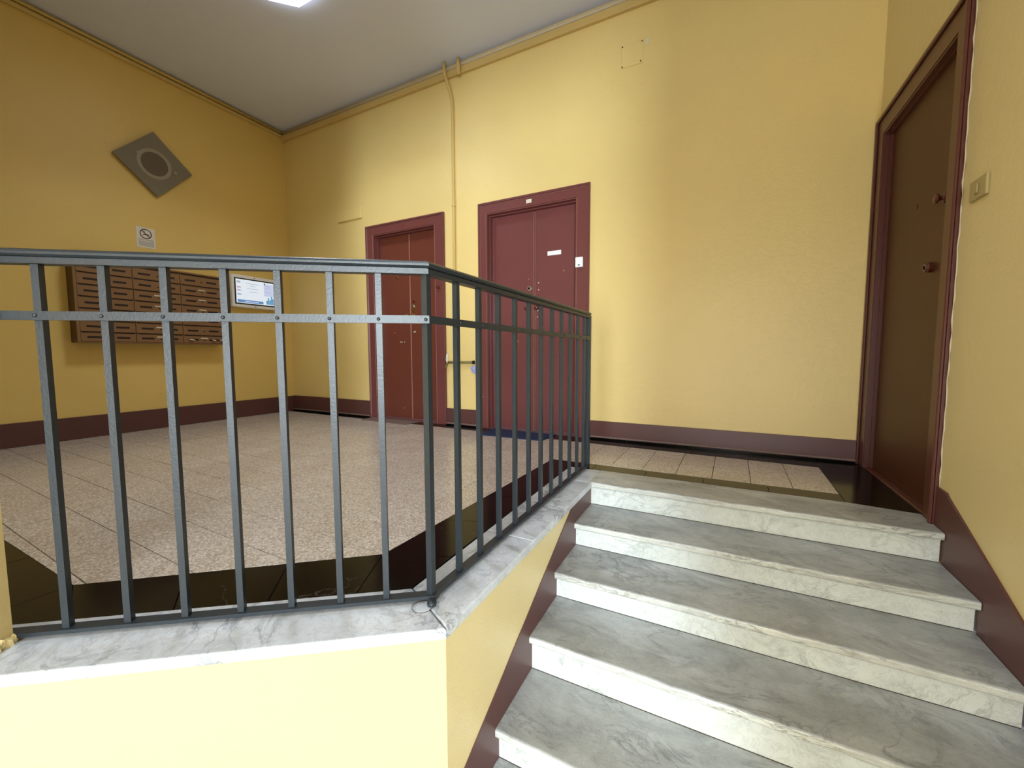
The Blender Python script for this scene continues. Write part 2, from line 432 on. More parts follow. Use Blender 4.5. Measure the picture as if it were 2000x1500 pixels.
for rank, (_, i, j, q, full, c) in enumerate(cells):
    dz = random.uniform(-0.0006, 0.0004)
    if rank < 300:
        if full:
            me = tile_me
        else:
            bm = bmesh.new(); mid = ((i+0.5)*PITCH, (j+0.5)*PITCH)
            q2 = [(a-mid[0], b-mid[1]) for a, b in q]; cen = (sum(a for a, b in q2)/len(q2), sum(b for a, b in q2)/len(q2))
            slab_mesh(bm, q2, cen, -0.014, 0, 0.0008); bmesh.ops.recalc_face_normals(bm, faces=bm.faces)
            me = bpy.data.meshes.new('floor_tile_cut'); bm.to_mesh(me); bm.free(); me.materials.append(M['tile'])
        o = bpy.data.objects.new('floor_tile', me); o.location = (c.x, c.y, dz); o.rotation_euler = (random.uniform(-.001, .001), random.uniform(-.001, .001), ang)
        o.parent = floor; COL.objects.link(o)
    else:
        w = [O2 + ex*a + ey*b for a, b in q]; w = [(p.x, p.y) for p in w]
        slab_mesh(rest, w, (sum(a for a, b in w)/len(w), sum(b for a, b in w)/len(w)), -0.014, dz, 0.0008)
o = obj('far_floor_tiles', rest, M['tile'], floor); o['kind'] = 'stuff'

def lerp(a, b, t): return (a[0]+(b[0]-a[0])*t, a[1]+(b[1]-a[1])*t)
def border(a0, a1, b0, b1, n):
    """strip of n slabs between the edges a0-a1 and b0-b1"""
    for k in range(n):
        L = math.dist(a0, a1); g = 0.0009/L
        s, e = k/n + (g if k else 0), (k+1)/n - (g if k < n-1 else 0)
        q = [lerp(a0, a1, s), lerp(a0, a1, e), lerp(b0, b1, e), lerp(b0, b1, s)]
        obj('border_slab', P(q, -0.0141, random.uniform(-0.0008, 0.0), 0.0012), M['black'], floor)
border((-1.062, 0.917), dg(1.12, 0.215), (-1.180, 1.157), (-1.983, 0.506), 3)
border((-0.915, 1.030), (-1.060, 0.918), (-0.920, 1.262), (-1.178, 1.159), 1)
border((-0.921, 1.264), (-0.926, 2.704), (-1.176, 1.160), (-1.116, 2.705), 4)
border((-1.116, 2.706), (0.628, 2.706), (-1.112, 2.834), (0.628, 2.844), 5)
border((0.630, 2.706), (XR-0.001, 2.67), (0.640, YB-0.001), (XR-0.001, YB-0.001), 1)
border((0.638, 3.456), (-1.0, 3.496), (0.638, YB-0.001), (-1.0, YB-0.001), 4)
border((-1.002, 3.496), (-2.8, 3.551), (-1.002, YB-0.001), (-2.8, YB-0.001), 4)
border((-2.802, 3.551), (XL+.001, 3.621), (-2.802, YB-0.001), (XL+.001, YB-0.001), 6)
border((-1.985, 0.227), (XL+.001, 0.227), (-1.985, 0.506), (XL+.001, 0.506), 8)
obj('border_slab', P([dg(1.121, 0.216), (-1.86, 0.227), (-1.984, 0.227), (-1.984, 0.505)], -0.0141, -0.0004, 0.001), M['black'], floor)

# ------------------------------------------------------------------ marble coping below the railing
cop = empty('marble_coping', (-0.8, 1.6, 0), 'white marble coping slabs with a rounded edge, capping the parapet under the railing', 'coping')
ci = (-0.913, 1.029)
mit = Vector((-0.684, 0.912))
def coping(poly, lab=None):
    bm = P(poly, -0.034, 0.0)
    es = [e for e in bm.edges if abs(e.verts[0].co.z-e.verts[1].co.z) < 1e-6]
    bmesh.ops.bevel(bm, geom=es, offset=0.006, segments=3, affect='EDGES', profile=0.5)
    obj('slab', bm, M['coping'], cop, lab, smooth=False)
g = 0.0016
coping([(A2.x-g*.5, A2.y-g), dg(1.75, 0.0), dg(1.75, 0.226), (ci[0]-g*.6, ci[1]-g)], 'slab along the slanted edge')
coping([(A2.x, A2.y+g), (A2.x, 1.530), (-0.9185, 1.535), (ci[0], ci[1]+g)], 'chipped corner slab beside the stairs')
coping([(A2.x, 1.533), (A2.x, 2.418), (-0.925, 2.418), (-0.9185, 1.538)])
coping([(A2.x-.018, 2.420), (A2.x-.018, 2.703), (-0.925, 2.703), (-0.925, 2.420)])
# round plug of mortar where the corner post is let into the coping
bm = bmesh.new(); lathe(bm, (-0.815, 0.962, -0.002), (0, 0, 1), [(0, 0.030), (0.0027, 0.030), (0.0031, 0.026)], 24)
obj('mortar_plug', bm, M['coping'], cop)
bm = bmesh.new(); k_ = 28; tube(bm, [(-0.815+0.0325*math.cos(6.2832*i/k_), 0.962+0.0325*math.sin(6.2832*i/k_), 0.0001) for i in range(k_+1)], 0.0009, 6)
obj('mortar_joint', bm, M['grout'], cop)

# ------------------------------------------------------------------ staircase
st = empty('staircase', (0.1, 2.42, ZF), 'flight of worn white marble steps rising to the tiled landing', 'staircase')
NY = [2.42, 2.118, 1.816, 1.514, 1.212, 0.905]
NZ = [0.0, -0.147, -0.283, -0.420, -0.586, -0.722]
XS0, XS1 = -0.7, 0.913
TH = 0.034
for k in range(6):
    zt = NZ[k]
    if k == 0: poly = [(-0.7005, 2.42), (XS1, 2.42), (XS1, 2.668), (0.629, 2.704), (-0.7005, 2.703)]
    else: poly = [(XS0+.004, NY[k]), (XS1, NY[k]), (XS1, NY[k-1]+0.032), (XS0+.004, NY[k-1]+0.032)]
    bm = P(poly, zt-TH, zt)
    es = [e for e in bm.edges if all(abs(v.co.y-NY[k]) < 1e-5 for v in e.verts) and abs(e.verts[0].co.z-e.verts[1].co.z) < 1e-6]
    bmesh.ops.bevel(bm, geom=es, offset=0.008, segments=3, affect='EDGES', profile=0.5)
    # worn, slightly wavy nosing
    bmesh.ops.subdivide_edges(bm, edges=[e for e in bm.edges if abs(e.verts[0].co.x-e.verts[1].co.x) > 1], cuts=30)
    for v in bm.verts:
        if abs(v.co.y-NY[k]) < 0.012:
            s = math.sin(v.co.x*9+k*2)*0.5 + math.sin(v.co.x*31+k)*0.3 + math.sin(v.co.x*77+k*5)*0.25
            v.co.y += s*0.0018
            if v.co.z > zt-0.012: v.co.z -= max(0, s)*0.0018 + (0.0035 if math.sin(v.co.x*23+k*3.7) > 0.93 else 0)
    bmesh.ops.recalc_face_normals(bm, faces=bm.faces)
    for f in bm.faces:
        if f.normal.y < -0.75: f.material_index = 1
    obj('tread', bm, [M['tread'], M['nosing']], st)
    zb = NZ[k+1] if k < 5 else ZF
    y0 = NY[k]+0.030
    bm = B((XS0+.004, y0, zb+0.0005), (XS1-.003, y0+0.02, zt-TH))
    obj('riser', bm, M['marble'], st)
    obj('joint', B((XS0+.005, y0-0.0018, zb+0.0003), (XS1-.004, y0-0.0001, zb+0.0022)), M['grout'], st)
    bm = B((XS0+.004, y0-0.007, zt-TH-0.012), (XS1-.003, y0-0.0005, zt-TH), 0.003, 2)
    obj('nosing_moulding', bm, M['marble'], st)

# painted skirting bands that follow the stairs
def zr(y): return 0.172 - 0.472*(2.45-y)
bm = bmesh.new()
extr(bm, [(XR, 2.53, 0.178), (XR, 2.455, 0.176), (XR, 2.43, 0.160), (XR, 0.3, zr(0.3)-.012), (XR, 0.3, -0.95), (XR, 2.53, -0.95)], (-0.010, 0, 0))
struct('baseboard_right', bm, M['skirt'])
def zl(y): return -0.046 - 0.476*(2.067-y)
bm = bmesh.new()
yt = 2.067 + (-0.034+0.046)/0.476
extr(bm, [(-0.70, yt, -0.0345), (-0.70, 0.95, zl(0.95)), (-0.70, 0.95, -0.99), (-0.70, 2.449, -0.99), (-0.70, 2.449, -0.0345)], (0.0035, 0, 0))
struct('baseboard_stairs', bm, M['skirt'])
# baseboards of the landing
bm = B((XL, 0.23, 0.0), (XL+0.016, YB-0.0005, 0.212), 0.003)
struct('baseboard_left', bm, M['skirt'])
for n_, (a, b, h0, h1) in enumerate([(XL+0.016, -3.905, .215, .212), (-2.73, -2.288, .19, .19), (-1.095, XR-0.022, .172, .168)]):
    bm = bmesh.new(); extr(bm, [(a, YB, 0.001), (b, YB, 0.001), (b, YB, h1), (a, YB, h0)], (0, -0.018, 0))
    o = struct('baseboard_back', bm, M['skirt'])
    bm = bmesh.new(); tube(bm, [(a+0.002, YB-0.019, 0.022), ((a+b)/2, YB-0.022, 0.024), (b-0.002, YB-0.019, 0.022)], 0.009, 8)
    obj('worn_bead', bm, M['worn'], o)
    obj('base_strip', B((a+.001, YB-0.025, 0.001), (b-.001, YB-0.0181, 0.016)), M['black'], o)

# ------------------------------------------------------------------ cornices and conduits at the ceiling
c = 0.0
t2 = struct('trim_2', B((XL+0.032, YB-0.035, 3.695), (XR, YB, 3.762), 0.006, 2), M['trim'])
bm = bmesh.new(); tube(bm, [(XL+0.05, YB-0.024, 3.781), (XR, YB-0.024, 3.781)], 0.0165, 10)
struct('trim_3', bm, M['pale_trim'], smooth=True)
bm = B((XL, 0.225, 3.735), (XL+0.03, YB, 3.770), 0.008, 2)
struct('trim_4', bm, M['trim'])
bm = bmesh.new(); tube(bm, [(XL+0.022, 0.225, 3.796), (XL+0.022, YB-0.03, 3.796)], 0.015, 10)
struct('trim_5', bm, M['trim'], smooth=True)
bm = bmesh.new(); lathe(bm, (XL+0.03, YB-0.03, 3.762), (0, 0, -1), [(0, .018), (.05, .017), (.085, .012), (.088, .004)], 12)
tag(obj('cable_stub', bm, M['trim'], None, smooth=True, origin=(XL+.03, YB-.03, 3.68)), 'short capped conduit stub hanging in the far left ceiling corner', 'conduit')

# vertical pipe on the back wall
vp = empty('wall_pipe', (-2.59, YB, 0.8), 'thin yellow painted pipe running down the wall between the two plum doors', 'pipe')
bm = bmesh.new()
pts = [(-2.655, YB-0.075, 3.828), (-2.655, YB-0.072, 3.77), (-2.652, YB-0.066, 3.71), (-2.640, YB-0.045, 3.64), (-2.615, YB-0.028, 3.55), (-2.598, YB-0.020, 3.46), (-2.594, YB-0.018, 3.35), (-2.594, YB-0.018, 2.4), (-2.596, YB-0.018, 1.4), (-2.598, YB-0.018, 0.73)]
tube(bm, pts, 0.0165, 12)
obj('pipe', bm, M['trim'], vp, smooth=True)
for z in (2.385, 1.16):
    bm = bmesh.new(); lathe(bm, (-2.5945, YB-0.018, z-0.009), (0, 0, 1), [(0, .0165), (.001, .022), (.017, .022), (.018, .0165)], 14)
    obj('pipe_clip', bm, M['trim'], vp, smooth=False)
bm = bmesh.new(); tube(bm, [(-2.486, YB-0.062, 3.828), (-2.486, YB-0.062, 3.78), (-2.485, YB-0.060, 3.70), (-2.485, YB-0.055, 3.665)], [.013, .02, .023, .016], 12)
tag(obj('pipe_stub', bm, M['trim'], None, smooth=True, origin=(-2.486, YB-.06, 3.66)), 'rounded pipe end hanging from the back wall cornice beside the thin pipe', 'pipe')

# short horizontal pipe between the doors
hp = empty('gas_pipe', (-2.53, YB, 0.70), 'short olive horizontal pipe low on the wall between the two plum doors', 'pipe')
bm = bmesh.new(); tube(bm, [(-2.690, YB-0.022, 0.706), (-2.36, YB-0.022, 0.708)], 0.0135, 10); obj('pipe', bm, M['pipe_olive'], hp, smooth=True)
bm = bmesh.new(); tube(bm, [(-2.700, YB-0.024, 0.704), (-2.712, YB-0.024, 0.67), (-2.722, YB-0.022, 0.652), (-2.728, YB-0.02, 0.67)], .010, 8); obj('elbow', bm, M['pipe_olive'], hp, smooth=True)
bm = bmesh.new(); lathe(bm, (-2.372, YB-0.022, 0.708), (1, 0, 0), [(0, .013), (.004, .02), (.022, .02), (.026, .01)], 12); obj('end_nut', bm, M['dark'], hp)
bm = bmesh.new(); bmesh.ops.create_icosphere(bm, subdivisions=3, radius=1)
for v in bm.verts:
    s = 1 + 0.25*math.sin(v.co.z*9+v.co.x*5) ; v.co = Vector((-2.712 + v.co.x*0.016*s, YB-0.012 + v.co.y*0.014, 0.745 + v.co.z*0.070))
obj('mortar_patch', bm, M['putty'], hp, smooth=True)
bm = bmesh.new(); bmesh.ops.create_icosphere(bm, subdivisions=3, radius=1)
for v in bm.verts:
    n_ = math.sin(v.co.x*7+v.co.z*11)*0.18 + math.sin(v.co.y*13+v.co.z*5)*0.12
    v.co = Vector((-2.345 + v.co.x*0.042*(1+n_) + (-v.co.z)*0.012, YB-0.032 + v.co.y*0.024*(1+n_), 0.634 + v.co.z*0.040*(1+n_)))
tag(obj('plastic_bag', bm, M['bag'], None, origin=(-2.345, YB-.03, .6)), 'small crumpled lilac plastic bag hanging under the end of the olive pipe', 'bag')

# ------------------------------------------------------------------ doors
def door(name, place, u0, u1, top, uo0, uo1, otop, leaves, rec, mf, ml, extra=None, w_foot=0.0):
    """u0..u1 clear opening, uo0..uo1 outer casing; place(u, v, w): v > 0 towards the room"""
    base = Vector(place((u0+u1)/2, 0, 0))
    d = empty(name, base, kind='structure')
    def bx(u_a, u_b, v_a, v_b, w_a, w_b, bev=0.0, bm=None):
        bm = bm or bmesh.new()
        p, q = Vector(place(u_a, v_a, w_a)), Vector(place(u_b, v_b, w_b))
        a = Vector((min(p.x, q.x), min(p.y, q.y), min(p.z, q.z))); b = Vector((max(p.x, q.x), max(p.y, q.y), max(p.z, q.z)))
        return box(bm, a, b, bev)
    bm = bmesh.new()
    E = 0.0005
    # flat casing
    bx(uo0, u0, E, 0.016, 0.001, otop, 0.0, bm); bx(u1, uo1, E, 0.016, 0.001, otop, 0.0, bm); bx(u0, u1, E, 0.016, top, otop, 0.0, bm)
    # raised outer moulding
    w_ = 0.022
    bx(uo0, uo0+w_, 0.016, 0.030, 0.001, otop, 0.004, bm); bx(uo1-w_, uo1, 0.016, 0.030, 0.001, otop, 0.004, bm); bx(uo0+w_, uo1-w_, 0.016, 0.030, otop-w_, otop, 0.004, bm)
    fr = obj('frame', bm, mf, d)
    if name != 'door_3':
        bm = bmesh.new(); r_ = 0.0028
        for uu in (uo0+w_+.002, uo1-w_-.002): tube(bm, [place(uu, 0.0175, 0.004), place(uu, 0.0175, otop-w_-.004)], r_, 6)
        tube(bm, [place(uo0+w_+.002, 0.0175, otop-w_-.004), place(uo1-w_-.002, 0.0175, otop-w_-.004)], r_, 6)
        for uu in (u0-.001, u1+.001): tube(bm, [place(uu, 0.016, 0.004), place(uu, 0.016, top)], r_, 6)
        obj('worn_edge_highlight', bm, M['bead'], d, 'worn casing edges with painted pink highlight lines')  # highlights along the worn edges, painted as pink lines
    # stepped reveal
    bm = bmesh.new()
    j = 0.012
    for (a, b, c_) in ((j, 0.016, -rec*0.5), (j*2.0, -rec*0.5, -rec)):
        pass
    bx(u0+E, u0+j, -rec*0.45, 0.012, 0.001, top-E, 0, bm); bx(u1-j, u1-E, -rec*0.45, 0.012, 0.001, top-E, 0, bm); bx(u0+j, u1-j, -rec*0.45, 0.012, top-j, top-E, 0, bm)
    bx(u0+E, u0+2*j, -rec, -rec*0.45, 0.001, top-E, 0, bm); bx(u1-2*j, u1-E, -rec, -rec*0.45, 0.001, top-E, 0, bm); bx(u0+2*j, u1-2*j, -rec, -rec*0.45, top-2*j, top-E, 0, bm)
    obj('reveal', bm, mf, d)
    lv = []
    for (a, b) in leaves:
        lf = obj('leaf', bx(a+.0015, b-.0015, -rec-0.04, -rec, 0.012, top-.002, 0.003), ml, d)
        lv.append(lf)
    obj('threshold', bx(u0+E, u1-E, -rec-0.045, 0.006, -0.012, 0.009, 0.003), mf, d)
    return d, lv, bx
def knob(parent, place, u, v, w, r, mat, depth=0.04, name='knob', n=16):
    c_ = Vector(place(u, v, w)); ax = Vector(place(0, 1, 0)) - Vector(place(0, 0, 0))
    bm = bmesh.new(); lathe(bm, c_, ax, [(0, r*1.05), (0.004, r*1.05), (0.005, r*0.45), (depth*0.45, r*0.4), (depth*0.6, r*0.85), (depth*0.8, r), (depth*0.95, r*0.8), (depth, r*0.3)], n)
    return obj(name, bm, mat, parent, smooth=True)
def rosette(parent, place, u, v, w, r, mat, depth=0.012, name='lock', n=18):
    c_ = Vector(place(u, v, w)); ax = Vector(place(0, 1, 0)) - Vector(place(0, 0, 0))
    bm = bmesh.new(); lathe(bm, c_, ax, [(0, r), (depth*0.6, r), (depth, r*0.75), (depth, r*0.4), (depth*0.7, r*0.35), (depth*0.7, 0.001)], n)
    o = obj(name, bm, mat, parent)
    return o

# door_1: left red-brown double door
d, lv, bx = door('door_1', back, D1[0], D1[1], D1[2], -3.905, -2.73, 2.346, [(D1[0]+.013, -3.310), (-3.310, D1[1]-.013)], 0.085, M['frame'], M['door_red'])
R1 = -0.085
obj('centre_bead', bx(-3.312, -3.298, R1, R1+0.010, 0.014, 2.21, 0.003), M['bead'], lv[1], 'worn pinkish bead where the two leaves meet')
knob(lv[0], back, -3.372, R1, 1.262, 0.022, M['brass']); knob(lv[1], back, -3.262, R1, 1.258, 0.022, M['brass'])
rosette(lv[1], back, -3.262, R1, 1.365, 0.020, M['steel']); rosette(lv[1], back, -3.252, R1, 1.42, 0.014, M['dark_knob'])
bm = bx(-3.29, -3.235, R1, R1+0.003, 1.25, 1.40); obj('lock_plate', bm, M['brass'], lv[1])
rosette(lv[0], back, -3.505, R1, 1.72, 0.018, M['brass'], name='peephole')
for x in (-3.475, -3.452, -3.412): rosette(lv[0], back, x, R1, 0.945, 0.007, M['putty'], 0.003, 'filled_screw_hole', 10)
for x, z in ((-3.262, 1.06), (-3.245, 1.064)): rosette(lv[1], back, x, R1, z, 0.008, M['putty'], 0.003, 'filled_screw_hole', 10)
knob(d, back, -2.815, 0.016, 1.545, 0.020, M['dark_knob'], 0.03, 'bell_button')
bm = bx(-3.348, -3.300, 0.0165, 0.0195, 2.275, 2.315, 0.001); obj('number_plate', bm, M['frame'], d, 'number plate painted over in the frame colour')
# door_2: right plum double door
d, lv, bx = door('door_2', back, DD2[0], DD2[1], DD2[2], -2.288, -1.095, 2.349, [(DD2[0]+.013, -1.690), (-1.690, DD2[1]-.013)], 0.080, M['frame'], M['door_plum'])
R1 = -0.08
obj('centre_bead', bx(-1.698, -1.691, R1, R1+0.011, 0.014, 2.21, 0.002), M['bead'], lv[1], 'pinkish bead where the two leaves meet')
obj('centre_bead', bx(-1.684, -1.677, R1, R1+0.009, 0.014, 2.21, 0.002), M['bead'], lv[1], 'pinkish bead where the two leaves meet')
obj('edge_bead', bx(-2.150, -2.138, R1, R1+0.006, 0.014, 2.21, 0.002), M['frame'], lv[0])
obj('edge_bead', bx(-1.272, -1.260, R1, R1+0.006, 0.014, 2.21, 0.002), M['frame'], lv[1])
rosette(lv[0], back, -1.745, R1, 1.460, 0.026, M['steel']); knob(lv[0], back, -1.770, R1, 1.262, 0.022, M['dark_knob']); knob(lv[1], back, -1.660, R1, 1.262, 0.022, M['dark_knob'])
rosette(lv[0], back, -1.755, R1, 1.150, 0.026, M['brass']); rosette(lv[0], back, -1.765, R1, 1.085, 0.016, M['steel'])
bm = bx(-1.548, -1.405, R1, R1+0.004, 1.764, 1.806, 0.0015)
pl_ = obj('name_plate', bm, M['white'], lv[1], 'blank white name plate')
for x, z in ((-1.643, 1.51), (-1.643, 1.44), (-1.651, 1.235), (-1.655, 1.17)): rosette(lv[1], back, x, R1, z, 0.006, M['putty'], 0.002, 'filled_screw_hole', 10)
bm = bx(-1.736, -1.678, 0.0165, 0.0195, 2.266, 2.302, 0.001); obj('number_plate', bm, M['putty'], d, 'small pale number plate')
# doorbell on the frame of door 2
db = empty('doorbell', (-1.187, YB-0.017, 1.60), 'small white square doorbell on the right jamb of the plum double door', 'doorbell')
obj('housing', B((-1.223, YB-0.040, 1.598), (-1.152, YB-0.0165, 1.690), 0.004, 2), M['white'], db)
obj('button', B((-1.196, YB-0.043, 1.612), (-1.178, YB-0.0401, 1.621), 0.001), M['dark'], db)
# door_3: chestnut single door in the right wall
d, lv, bx = door('door_3', right, YB-3.59, YB-2.64, 2.24, YB-3.700, YB-2.535, 2.362, [(YB-3.59+.013, YB-2.64-.013)], 0.035, M['frame_brown'], M['door_brown'])
rosette(lv[0], right, YB-2.885, -0.035, 1.24, 0.026, M['dark_knob'], 0.03)
knob(lv[0], right, YB-2.80, -0.035, 1.56, 0.024, M['dark_knob'], 0.04)
rosette(lv[0], right, YB-3.13, -0.035, 1.62, 0.012, M['brass'], 0.006, 'peephole')

bm = bmesh.new(); pts = [(XR-0.003, 2.528+0.004*math.sin(k*2.3)+0.002*math.sin(k*5.1), 0.18+k*0.0545) for k in range(41)]
tube(bm, pts, [0.0012+0.0022*abs(math.sin(k*1.7)) for k in range(41)], 6)
obj('plaster_edge', bm, M['pale_trim'], d, 'chipped pale plaster edge along the jamb')

# ------------------------------------------------------------------ light switch, wall cover plates
sw = empty('light_switch', (XR, 2.39, 1.47), 'cream light switch on the right wall beside the chestnut door', 'switch')
bm = B((XR-0.012, 2.325, 1.428), (XR, 2.448, 1.510), 0.004, 2); obj('cover_plate', bm, M['cream'], sw)
obj('rocker', B((XR-0.018, 2.374, 1.448), (XR-0.0121, 2.400, 1.488), 0.003), M['cream'], sw)
cp = empty('cover_plate', (-0.745, YB, 3.33), 'square painted-over cover plate with corner screws high on the back wall', 'cover plate')
obj('plate', B((-0.838, YB-0.007, 3.245), (-0.655, YB-0.0005, 3.428), 0.003), M['wall'], cp)
for x, z in ((-0.828, 3.418), (-0.665, 3.418), (-0.828, 3.255), (-0.675, 3.262)):
    bm = bmesh.new(); lathe(bm, (x, YB-0.007, z), (0, -1, 0), [(0, .006), (.002, .006), (.003, .003)], 10); obj('screw', bm, M['dark'], cp)
bm = B((-0.636, YB-0.006, 3.375), (-0.612, YB-0.0005, 3.43), 0.0025); obj('chip', bm, M['putty'], cp)
o = obj('junction_cover', B((-4.385, YB-0.022, 2.468), (-3.965, YB-0.0005, 2.612), 0.004), M['wall'], None, origin=(-4.17, YB, 2.46))
tag(o, 'rectangular painted junction cover on the back wall, upper left of the red-brown door', 'cover plate')

# ------------------------------------------------------------------ things on the left wall
# tilted square plate with a ring
tp = empty('wall_plate', (XL, 2.23, 2.81), 'dark grey square plate with a pale ring, hung on one corner on the left wall', 'plaque')
def lw(y, z, x=0.0): return Vector((XL+x, y, z))
cn = [lw(1.888, 2.792, 0.022), lw(2.233, 3.139, 0.022), lw(2.572, 2.825, 0.022), lw(2.238, 2.474, 0.022)]
bm = bmesh.new(); extr(bm, cn, (0.018, 0, 0)); bmesh.ops.bevel(bm, geom=list(bm.edges), offset=0.002, segments=1, affect='EDGES')
obj('plate', bm, M['grey_plate'], tp)
cc = lw(2.226, 2.806, 0.0405)
ax_ = (1, 0, 0)
bm = bmesh.new()
n_ = 40
for (ri, ro, x0, x1) in ((0.118, 0.150, 0.040, 0.0425),):
    rings = []
    for r_, x_ in ((ri, x0), (ri, x1), (ro, x1), (ro, x0)):
        rings.append([bm.verts.new((XL+x_, 2.226+r_*math.cos(2*math.pi*k/n_), 2.806+r_*math.sin(2*math.pi*k/n_))) for k in range(n_)])
    for a, b in zip(rings, rings[1:]):
        for k in range(n_): bm.faces.new((a[k], a[(k+1) % n_], b[(k+1) % n_], b[k]))
obj('ring', bm, M['grey_ring'], tp)
bm = bmesh.new(); lathe(bm, (XL+0.04, 2.226, 2.806), (1, 0, 0), [(0, .117), (.001, .117), (.0015, 0.001)], 32); obj('disc', bm, M['grey_disc'], tp)
for y, z in ((2.095, 2.868), (2.408, 2.783)):
    bm = bmesh.new(); lathe(bm, (XL+0.04, y, z), (1, 0, 0), [(0, .017), (.004, .017), (.005, .001)], 14); obj('boss', bm, M['grey_ring'], tp)
obj('mount', B((XL+.0005, 2.17, 2.75), (XL+0.0225, 2.29, 2.87)), M['grey_disc'], tp)

# no smoking notice
ns = empty('no_smoking_notice', (XL, 2.125, 1.92), 'white no smoking notice on the left wall above the mailboxes', 'sign')
obj('sheet', B((XL+.0005, 2.045, 1.922), (XL+0.003, 2.203, 2.130)), M['paper'], ns)
XN = XL+0.0032
bm = bmesh.new(); ri, ro = 0.043, 0.051; cy_, cz_ = 2.124, 2.066
rings = []
for r_, x_ in ((ri, XN), (ri, XN+.001), (ro, XN+.001), (ro, XN)):
    rings.append([bm.verts.new((x_, cy_+r_*math.cos(2*math.pi*k/32), cz_+r_*math.sin(2*math.pi*k/32))) for k in range(32)])
for a, b in zip(rings, rings[1:]):
    for k in range(32): bm.faces.new((a[k], a[(k+1) % 32], b[(k+1) % 32], b[k]))
q = 1/math.sqrt(2)
obox(bm, (XN+.0008, cy_, cz_), (1, 0, 0), (0, q, -q), (0, q, q), .0005, 0.046, 0.004)
obj('prohibition_ring', bm, M['ink'], ns)
bm = bmesh.new(); obox(bm, (XN+.0004, cy_+.002, cz_-.008), (1, 0, 0), (0, .995, .1), (0, -.1, .995), .0004, 0.026, 0.0045)
for k in range(6):
    a = k*0.5; obox(bm, (XN+.0004, cy_-.010-.007*math.sin(a*1.6), cz_+.004+.006*k*0.9), (1, 0, 0), (0, 1, 0), (0, 0, 1), .0004, 0.0025, 0.003)
obj('cigarette', bm, M['ink'], ns)
fc = bpy.data.curves.new('notice_text', 'FONT'); fc.body = 'VIETATO FUMARE'; fc.size = 0.0165; fc.align_x = 'CENTER'; fc.extrude = 0.0003
tmp = bpy.data.objects.new('tmp', fc); COL.objects.link(tmp); bpy.context.view_layer.update()
me = bpy.data.meshes.new_from_object(tmp.evaluated_get(bpy.context.evaluated_depsgraph_get())); bpy.data.objects.remove(tmp)
bm = bmesh.new(); bm.from_mesh(me)
for v in bm.verts: v.co = Vector((XN+.0006+v.co.z, 2.124+v.co.x, 1.998+v.co.y))
obj('lettering', bm, M['pale_ink'], ns, recalc=False)
obj('text_field', B((XN-.0001, 2.060, 1.938), (XN+.0004, 2.188, 1.990)), M['paper_grey'], ns)

# mailboxes: 3 columns x 7 rows in one casing
mbx = empty('mailbox_bank', (XL, 2.13, 0.915), 'wall-mounted bank of brown metal mailboxes in three columns and seven rows', 'mailboxes')
FX = XL+0.158
bm = B((XL+.0005, 1.508, 0.915), (FX-0.014, 2.757, 1.706)); obj('casing', bm, M['mailbox_side'], mbx)
bm = bmesh.new()
box(bm, (FX-.0139, 1.508, 0.915), (FX, 1.527, 1.706)); box(bm, (FX-.0139, 2.742, 0.915), (FX, 2.757, 1.706)); box(bm, (FX-.0139, 1.527, 1.690), (FX, 2.742, 1.706)); box(bm, (FX-.0139, 1.527, 0.915), (FX, 2.742, 0.925))
obj('front_frame', bm, M['mailbox'], mbx)
rowz = [0.925, 1.016, 1.126, 1.236, 1.346, 1.456, 1.567, 1.680]
proto = None
cards = {(2, 1), (3, 1), (4, 1), (0, 2), (1, 1), (2, 2), (3, 2), (4, 2), (5, 2), (0, 1)}
for r in range(7):
    for c_ in range(3):
        y0 = 1.527 + c_*0.405; y1 = y0+0.405; z0, z1 = rowz[r], rowz[r+1]
        mb = obj('mailbox', B((FX-.0139, y0+.002, z0+.0035), (FX-.001, y1-.002, z1-.0035), 0.0015), M['mailbox'], mbx)
        obj('post_slot', B((FX-.0015, y0+.012, z1-.0035-.006), (FX+.0005, y1-.010, z1-.0022)), M['dark'], mb)
        zc = (z0+z1)/2 - 0.004
        obj('finger_slot', B((FX-.0012, y0+.045, zc-.0095), (FX+.0004, y0+.145, zc+.0095)), M['dark'], mb)
        obj('finger_slot', B((FX-.0012, y0+.255, zc-.0095), (FX+.0004, y0+.355, zc+.0095)), M['dark'], mb)
        bm = bmesh.new(); lathe(bm, (FX-.001, y0+.205, zc-.004), (1, 0, 0), [(0, .007), (.003, .007), (.0035, .001)], 8); obj('lock', bm, M['dark'], mb)
        if (r, c_) in cards:
            obj('name_card', B((FX-.001, y0+.168, zc+.012), (FX+.0005, y0+.238, zc+.023)), M['card'], mb)
# letters sticking out of the bottom row
for n_, (y, s) in enumerate(((2.405, 1), (2.715, 1), (2.63, 0.7))):
    bm = bmesh.new(); extr(bm, [(FX+.001, y-.02*s, .972), (FX+.001, y+.03*s, .966), (FX+.020, y+.034*s, .955), (FX+.022, y-.016*s, .962)], (0, 0, 0.003))
    o = obj('letter', bm, M['card'], None, origin=(FX+.001, y, .965))
    tag(o, ['crumpled white flyer poking out of a bottom mailbox, left one', 'white flyer poking out of the bottom mailbox at the far right', 'small folded flyer poking out of the bottom row, between two others'][n_], 'letter', 'flyers in the bottom mailboxes')

